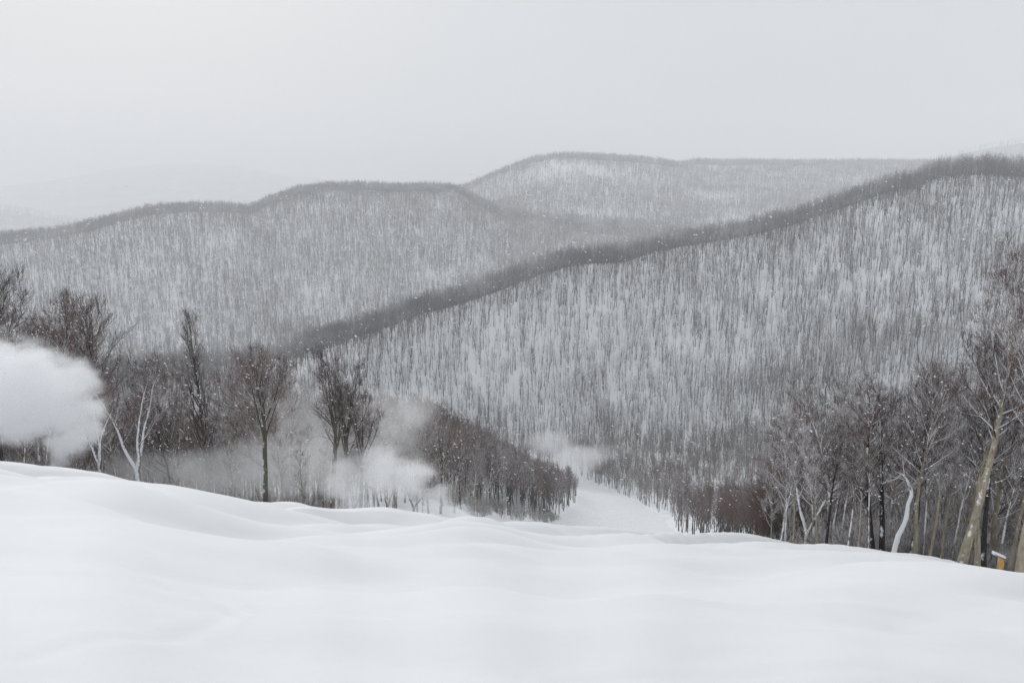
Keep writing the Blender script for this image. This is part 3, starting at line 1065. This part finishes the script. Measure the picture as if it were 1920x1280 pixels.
# rest of the near woods, and their continuation to the valley floor
a, r = sites(9500, 110, 560, -160, 2100, 880)
ok = ~run_mask(a, r, 1.0)
xw, _ = pix(np.array([640.0, 1090.0]), 950)
ok &= ~((a > xw[0]) & (a < xw[1]) & (r < 330)) & (r > 150)
a, r = a[ok], r[ok]
gap = (np.hypot(r * np.sin(a) - 118, r * np.cos(a) - 395) < 26)          # a small snowfield in the valley woods
a, r = a[~gap], r[~gap]
ra = np.concatenate(rest_a + [a]); rr_ = np.concatenate(rest_r + [r])
mass('valley_wood', ra, rr_, near_protos, (0.7, 1.05), 'brown bare woods filling the valley beside the ski run', seed=21)


def hill_sites(n, seg1, seg2, px1, px2, py, over, g, gaps=0.0, gscale=90.0):
    """uniform on the ground between two control lines, and a little way over the ridge"""
    a1, _ = pix(px1, py); a2, _ = pix(px2, py)
    a = g.uniform(a1, a2, n)
    rs, _ = controls(a)
    ra, rb = rs[:, seg1], rs[:, seg2] + over
    rmax = rb.max()
    r = np.sqrt(g.uniform(0, 1, n)) * rmax
    ok = (r > ra) & (r < rb)
    a, r = a[ok], r[ok]
    if gaps:
        d = fbm(r * np.sin(a) / gscale + 40, r * np.cos(a) / gscale, 3)
        ok = g.uniform(0, 1, len(a)) > np.clip((d - 0.02) * gaps, 0, 0.85)
        a, r = a[ok], r[ok]
    ok = ~run_mask(a, r, 2.0)
    return a[ok], r[ok]


g1 = np.random.default_rng(31)
a, r = hill_sites(50000, 4, 5, -100, 2100, 500, 70, g1, 0.9, 50)
a_, r_ = hill_sites(150000, 4, 5, -100, 2100, 500, 70, g1)
near_top = r_ > np.interp(a_, AZT, RT_[:, 5]) - 10 - 75 * g1.uniform(0, 1, len(r_)) ** 2
pk = np.flatnonzero(near_top)[:5200]
a = np.concatenate([a, a_[pk]]); r = np.concatenate([r, r_[pk]])
# a denser, darker gully running down the hill face
gb = np.random.default_rng(44)
tt = gb.uniform(0, 1, 900) ** 0.8
keepb = slice(0, 420)
bpx = 1340 + 380 * tt + gb.normal(0, 60, 900); bpy_ = 765 - 130 * tt + gb.normal(0, 26, 900)
ba, bte = pix(bpx, bpy_)
rr2 = np.linspace(430, 900, 120)
gz = ground(np.repeat(ba, 120), np.tile(rr2, 900)).reshape(900, 120)
hit = (gz > EYE + rr2[None] * bte[:, None]).argmax(1)
okb = hit > 0
ba, br = ba[okb][keepb], rr2[hit[okb]][keepb]
a = np.concatenate([a, ba]); r = np.concatenate([r, br])
mass('hillside_forest', a, r, mid_protos, (0.62, 1.18), 'grey bare forest covering the nearer hill and its dark ridge', seed=32)
nM = len(a)
a, r = hill_sites(88000, 6, 7, -100, 1300, 400, 90, g1, 0.8, 80)
mass('ridge_forest', a, r, far_protos, (0.65, 1.15), 'hazy grey bare forest covering the second ridge', seed=33)
nS = len(a)
a, r = hill_sites(115000, 7, 9, 780, 1990, 340, 100, g1, 2.0, 200)
mass('high_ridge_forest', a, r, far_protos, (0.85, 1.25), 'pale bare forest on the snowy rounded mountain', seed=34)
nT = len(a)
a, r = hill_sites(30000, 10, 11, -100, 2000, 320, 60, g1, 1.0, 300)
mass('far_hill_forest', a, r, far_protos, (1.0, 1.5), 'faint forest on the grey hills beyond the ridges', seed=35)
print('forest counts', len(ra), nM, nS, nT, len(a))

# undergrowth
a1, r1_ = sites(1300, 37, 75, 1430, 2050, 1000)
a2, r2_ = sites(500, 50, 120, -60, 620, 930)
a3, r3_ = sites(900, 120, 260, 760, 1060, 950)
a = np.concatenate([a1, a2, a3]); r = np.concatenate([r1_, r2_, r3_])
ok = ~run_mask(a, r, -1.0)
ok &= r > ip(r_crest, a) + 1.0
mass('undergrowth', a[ok], r[ok], brush_protos, (0.6, 1.25), 'snow-coated thicket of thin stems under the wood edges', sink=0.1, seed=36)


# ------------------------------------------------------------------ orange post with a snow-capped board
def box(buf_v, buf_f, c, s, rot=None):
    v = np.array([(x, y, z) for x in (-1, 1) for y in (-1, 1) for z in (-1, 1)], float) * np.array(s) / 2
    if rot is not None:
        v = v @ rot.T
    n = sum(len(q) for q in buf_v)
    buf_v.append(v + np.array(c))
    buf_f.append(np.array([(0, 1, 3, 2), (4, 6, 7, 5), (0, 4, 5, 1), (2, 3, 7, 6), (0, 2, 6, 4), (1, 5, 7, 3)]) + n)


def bevelled(name, parts, mat, parent, bev=0.012):
    vs, fs = [], []
    for c, s, rot in parts:
        box(vs, fs, c, s, rot)
    me = make_mesh(name, np.concatenate(vs), np.concatenate(fs), mat, smooth=False)
    o = link(name, me, parent)
    b = o.modifiers.new('bevel', 'BEVEL'); b.width = bev; b.segments = 2
    return o


mo, t, b = new_mat('orange_paint')
gpos = N(t, 'ShaderNodeNewGeometry')
c = mix_col(t, map_range(t, noise(t, 14, 4, gpos.outputs['Position']), 0.4, 0.65, 0, 1), (0.66, 0.34, 0.07), (0.50, 0.27, 0.08))
t.links.new(c, b.inputs['Base Color'])
b.inputs['Roughness'].default_value = 0.6
px_, r_ = 1877, 35.0
x, y = base_xy(px_, r_, 1060)
z = min(float(ground_xy(np.array([x]), np.array([y]))[0]) + 0.6, EYE + r_ * float(pix(px_, 1044)[1]) - 0.75)
post = bpy.data.objects.new('marker_post', None); COL.objects.link(post)
post.location = (x, y, z)
tag(post, 'short orange marker post with a snow-capped tilted board at the wood edge', 'post')
bevelled('post', [((0, 0, -0.25), (0.14, 0.11, 2.0), None)], mo, post)
ca, sa = math.cos(0.42), math.sin(0.42)
ry = np.array([[ca, 0, sa], [0, 1, 0], [-sa, 0, ca]])
bevelled('board', [((-0.15, 0, 0.80), (0.52, 0.16, 0.05), ry)], MAT['bark_grey'], post)
bevelled('snow_cap', [((-0.135, 0, 0.865), (0.54, 0.19, 0.09), ry)], MAT['snow'], post, 0.035)


# ------------------------------------------------------------------ snow-gun plumes
def ico_hull(lobes, pad=1.12):
    import bmesh
    ball = bmesh.new()
    bmesh.ops.create_icosphere(ball, subdivisions=2, radius=1.0)
    co = [v.co.copy() for v in ball.verts]
    ball.free()
    bm = bmesh.new()
    for c, rad in lobes:
        for q in co:
            bm.verts.new((c[0] + q.x * rad[0] * pad, c[1] + q.y * rad[1] * pad, c[2] + q.z * rad[2] * pad))
    bm.verts.ensure_lookup_table()
    res = bmesh.ops.convex_hull(bm, input=bm.verts)
    bmesh.ops.delete(bm, geom=[q for q in res['geom_interior'] if isinstance(q, bmesh.types.BMVert)], context='VERTS')
    bmesh.ops.delete(bm, geom=[v for v in bm.verts if not v.link_faces], context='VERTS')
    bmesh.ops.recalc_face_normals(bm, faces=bm.faces)
    return bm


def plume(name, lobes_px, dens, nscale, label, soft=0.45, namp=0.9, depth=1.0, detail=4.0, rim=0.45):
    """lobes_px: (px, py, r, half width px, half height px, weight)"""
    lobes = []
    wts = []
    for px, py, r, wx, hy, w in lobes_px:
        c = at(px, py, r)
        k = r / FPX * 1.05
        lobes.append((c, (wx * k, (wx + hy) * 0.5 * k * depth, hy * k)))
        wts.append(w)
    bm = ico_hull(lobes)
    me = bpy.data.meshes.new(name)
    bm.to_mesh(me); bm.free()
    m = bpy.data.materials.new(name + '_air')
    m.use_nodes = True
    t = m.node_tree; t.nodes.clear()
    out = N(t, 'ShaderNodeOutputMaterial')
    pv = N(t, 'ShaderNodeVolumePrincipled')
    pv.inputs['Color'].default_value = (0.972, 0.976, 0.984, 1)
    pv.inputs['Anisotropy'].default_value = 0.35
    g = N(t, 'ShaderNodeNewGeometry')
    wm = N(t, 'ShaderNodeMapping')
    wm.inputs['Rotation'].default_value = (0, R(28), 0)
    wm.inputs['Scale'].default_value = (0.62, 0.8, 1.15)
    t.links.new(g.outputs['Position'], wm.inputs[0])
    nz = noise(t, nscale, detail, wm.outputs[0], 0.62)
    nn = math_node(t, 'MULTIPLY', math_node(t, 'SUBTRACT', nz, 0.5), namp * 2)
    best = None
    for (c, rad), w in zip(lobes, wts):
        s1 = N(t, 'ShaderNodeVectorMath', operation='SUBTRACT')
        t.links.new(g.outputs['Position'], s1.inputs[0]); s1.inputs[1].default_value = tuple(c)
        s2 = N(t, 'ShaderNodeVectorMath', operation='DIVIDE')
        t.links.new(s1.outputs[0], s2.inputs[0]); s2.inputs[1].default_value = rad
        ln = N(t, 'ShaderNodeVectorMath', operation='LENGTH')
        t.links.new(s2.outputs[0], ln.inputs[0])
        d = math_node(t, 'SUBTRACT', 1.0, ln.outputs[1])
        edge = math_node(t, 'MULTIPLY', nn, map_range(t, d, 0.0, 0.35, 0.6, 1.0))
        dd = map_range(t, math_node(t, 'ADD', d, edge), 0.0, soft, 0.0, w, True)
        dd = math_node(t, 'MULTIPLY', dd, map_range(t, d, 0.0, rim, 0.0, 1.0, True))
        best = dd if best is None else math_node(t, 'MAXIMUM', best, dd)
    t.links.new(math_node(t, 'MULTIPLY', best, dens), pv.inputs['Density'])
    t.links.new(pv.outputs[0], out.inputs['Volume'])
    me.materials.append(m)
    o = link(name, me)
    tag(o, label, kind='stuff')
    return o


plume('snow_plume', [(30, 735, 52, 115, 95, 1.0), (-80, 715, 52, 130, 105, 1.0), (100, 745, 52, 85, 85, 1.0), (135, 785, 51, 58, 66, 1.0), (128, 825, 50, 42, 46, 1.0), (114, 852, 49.5, 24, 28, 1.0), (104, 872, 49, 12, 16, 1.0)],
      0.85, 0.8, 'large dense white snow-gun plume billowing over the crest', soft=0.5, namp=1.4, detail=7.0, rim=0.24)
plume('snow_plume', [(650, 905, 56, 60, 62, 1.0), (715, 880, 56, 70, 66, 1.0), (775, 895, 55, 60, 60, 1.0), (815, 930, 54, 55, 42, 0.9), (860, 955, 53, 40, 22, 0.8), (670, 950, 53, 60, 34, 0.7), (800, 958, 53, 50, 22, 0.6)],
      0.62, 0.55, 'white snow-gun cloud rolling along the crest below the straight-trunked tree', soft=0.6, namp=1.6, detail=7.0, rim=0.55)
plume('snow_mist', [(390, 900, 60, 150, 75, 0.8), (270, 885, 60, 100, 55, 0.6), (500, 880, 62, 110, 95, 0.7), (590, 870, 62, 90, 100, 0.7)],
      0.24, 0.30, 'low drifting snow mist at the feet of the row of trees', soft=0.7, namp=1.5, detail=6.0)
plume('snow_mist', [(560, 830, 74, 120, 120, 0.8), (720, 800, 80, 110, 90, 1.0), (790, 760, 90, 60, 60, 0.8)],
      0.10, 0.22, 'thin veil of blown snow among the trees behind the snow cloud', soft=0.6, namp=0.9)
plume('snow_mist', [(1030, 832, 480, 60, 34, 1.0), (1085, 858, 455, 60, 36, 1.0), (1060, 885, 445, 50, 22, 0.8), (1130, 850, 470, 40, 28, 0.5)],
      0.07, 0.05, 'snow mist hanging over the bend of the lower run', soft=0.6, namp=0.9)
plume('snow_mist', [(1140, 985, 250, 130, 34, 1.0), (1245, 968, 250, 45, 34, 0.8)],
      0.035, 0.06, 'thin snow mist lying on the run just below the crest', soft=0.8, namp=0.6)

# ------------------------------------------------------------------ falling snowflakes
gf = np.random.default_rng(77)
nf = 8000
fy = 2.5 + 40 * gf.uniform(0, 1, nf) ** 0.8
fx = gf.uniform(-1, 1, nf) * (fy * 0.85 + 3)
fz = EYE - gf.uniform(-0.06, 0.97, nf) * fy * np.abs(ip(crest, np.arctan2(fx, fy)))
zg = ground_xy(fx, fy)
ok = fz > zg + 0.15
fx, fy, fz = fx[ok], fy[ok], fz[ok]
nf = len(fx)
s = gf.uniform(0.0045, 0.0105, nf) * np.where(gf.uniform(0, 1, nf) < 0.05, 1.7, 1.0) * (0.6 + fy / 22)
s = np.minimum(s, fy * np.where(gf.uniform(0, 1, nf) < 0.04, 0.0017, 0.0009))
octv = np.array([(1, 0, 0), (-1, 0, 0), (0, 1, 0), (0, -1, 0), (0, 0, 1), (0, 0, -1)], float)
octf = np.array([(0, 2, 4), (2, 1, 4), (1, 3, 4), (3, 0, 4), (2, 0, 5), (1, 2, 5), (3, 1, 5), (0, 3, 5)])
st = np.stack([gf.uniform(1.0, 2.6, nf), np.ones(nf), gf.uniform(0.7, 1.1, nf)], -1)
fv = octv[None] * (s[:, None, None] * st[:, None, :])
sl = gf.uniform(-0.5, 0.1, nf)
fv[..., 2] += fv[..., 0] * sl[:, None]
fv = fv + np.stack([fx, fy, fz], -1)[:, None]
ff = octf[None] + (np.arange(nf) * 6)[:, None, None]
mf, t, b = new_mat('snowflake')
t.nodes.clear()
out = N(t, 'ShaderNodeOutputMaterial')
df = N(t, 'ShaderNodeBsdfDiffuse'); tr_ = N(t, 'ShaderNodeBsdfTranslucent'); mx = N(t, 'ShaderNodeMixShader')
df.inputs[0].default_value = (0.96, 0.97, 0.98, 1); tr_.inputs[0].default_value = (0.96, 0.97, 0.98, 1)
t.links.new(df.outputs[0], mx.inputs[1]); t.links.new(tr_.outputs[0], mx.inputs[2]); t.links.new(mx.outputs[0], out.inputs[0])
o = link('falling_snow', make_mesh('falling_snow', fv.reshape(-1, 3), ff.reshape(-1, 3), mf, smooth=False))
tag(o, 'white snowflakes blowing through the air', kind='stuff')

# ------------------------------------------------------------------ hazy, snow-filled air
mh = bpy.data.materials.new('snowy_air')
mh.use_nodes = True
t = mh.node_tree; t.nodes.clear()
out = N(t, 'ShaderNodeOutputMaterial')
pv = N(t, 'ShaderNodeVolumePrincipled')
pv.inputs['Color'].default_value = (0.985, 0.99, 1.0, 1)
pv.inputs['Density'].default_value = HAZE
pv.inputs['Anisotropy'].default_value = 0.0
t.links.new(pv.outputs[0], out.inputs['Volume'])
zmax = float(VV[:, 2].max()) + 40
zmin = float(VV[:, 2].min()) - 1.0
hv = np.array([(x, y, z) for x in (-11000, 11000) for y in (-11000, 11000) for z in (zmin, zmax)], float)
hf = np.array([(0, 1, 3, 2), (4, 6, 7, 5), (0, 4, 5, 1), (2, 3, 7, 6), (0, 2, 6, 4), (1, 5, 7, 3)])
o = link('haze', make_mesh('haze', hv, hf, mh, smooth=False))
tag(o, 'pale haze of fine snow filling the air over the valley', kind='stuff')
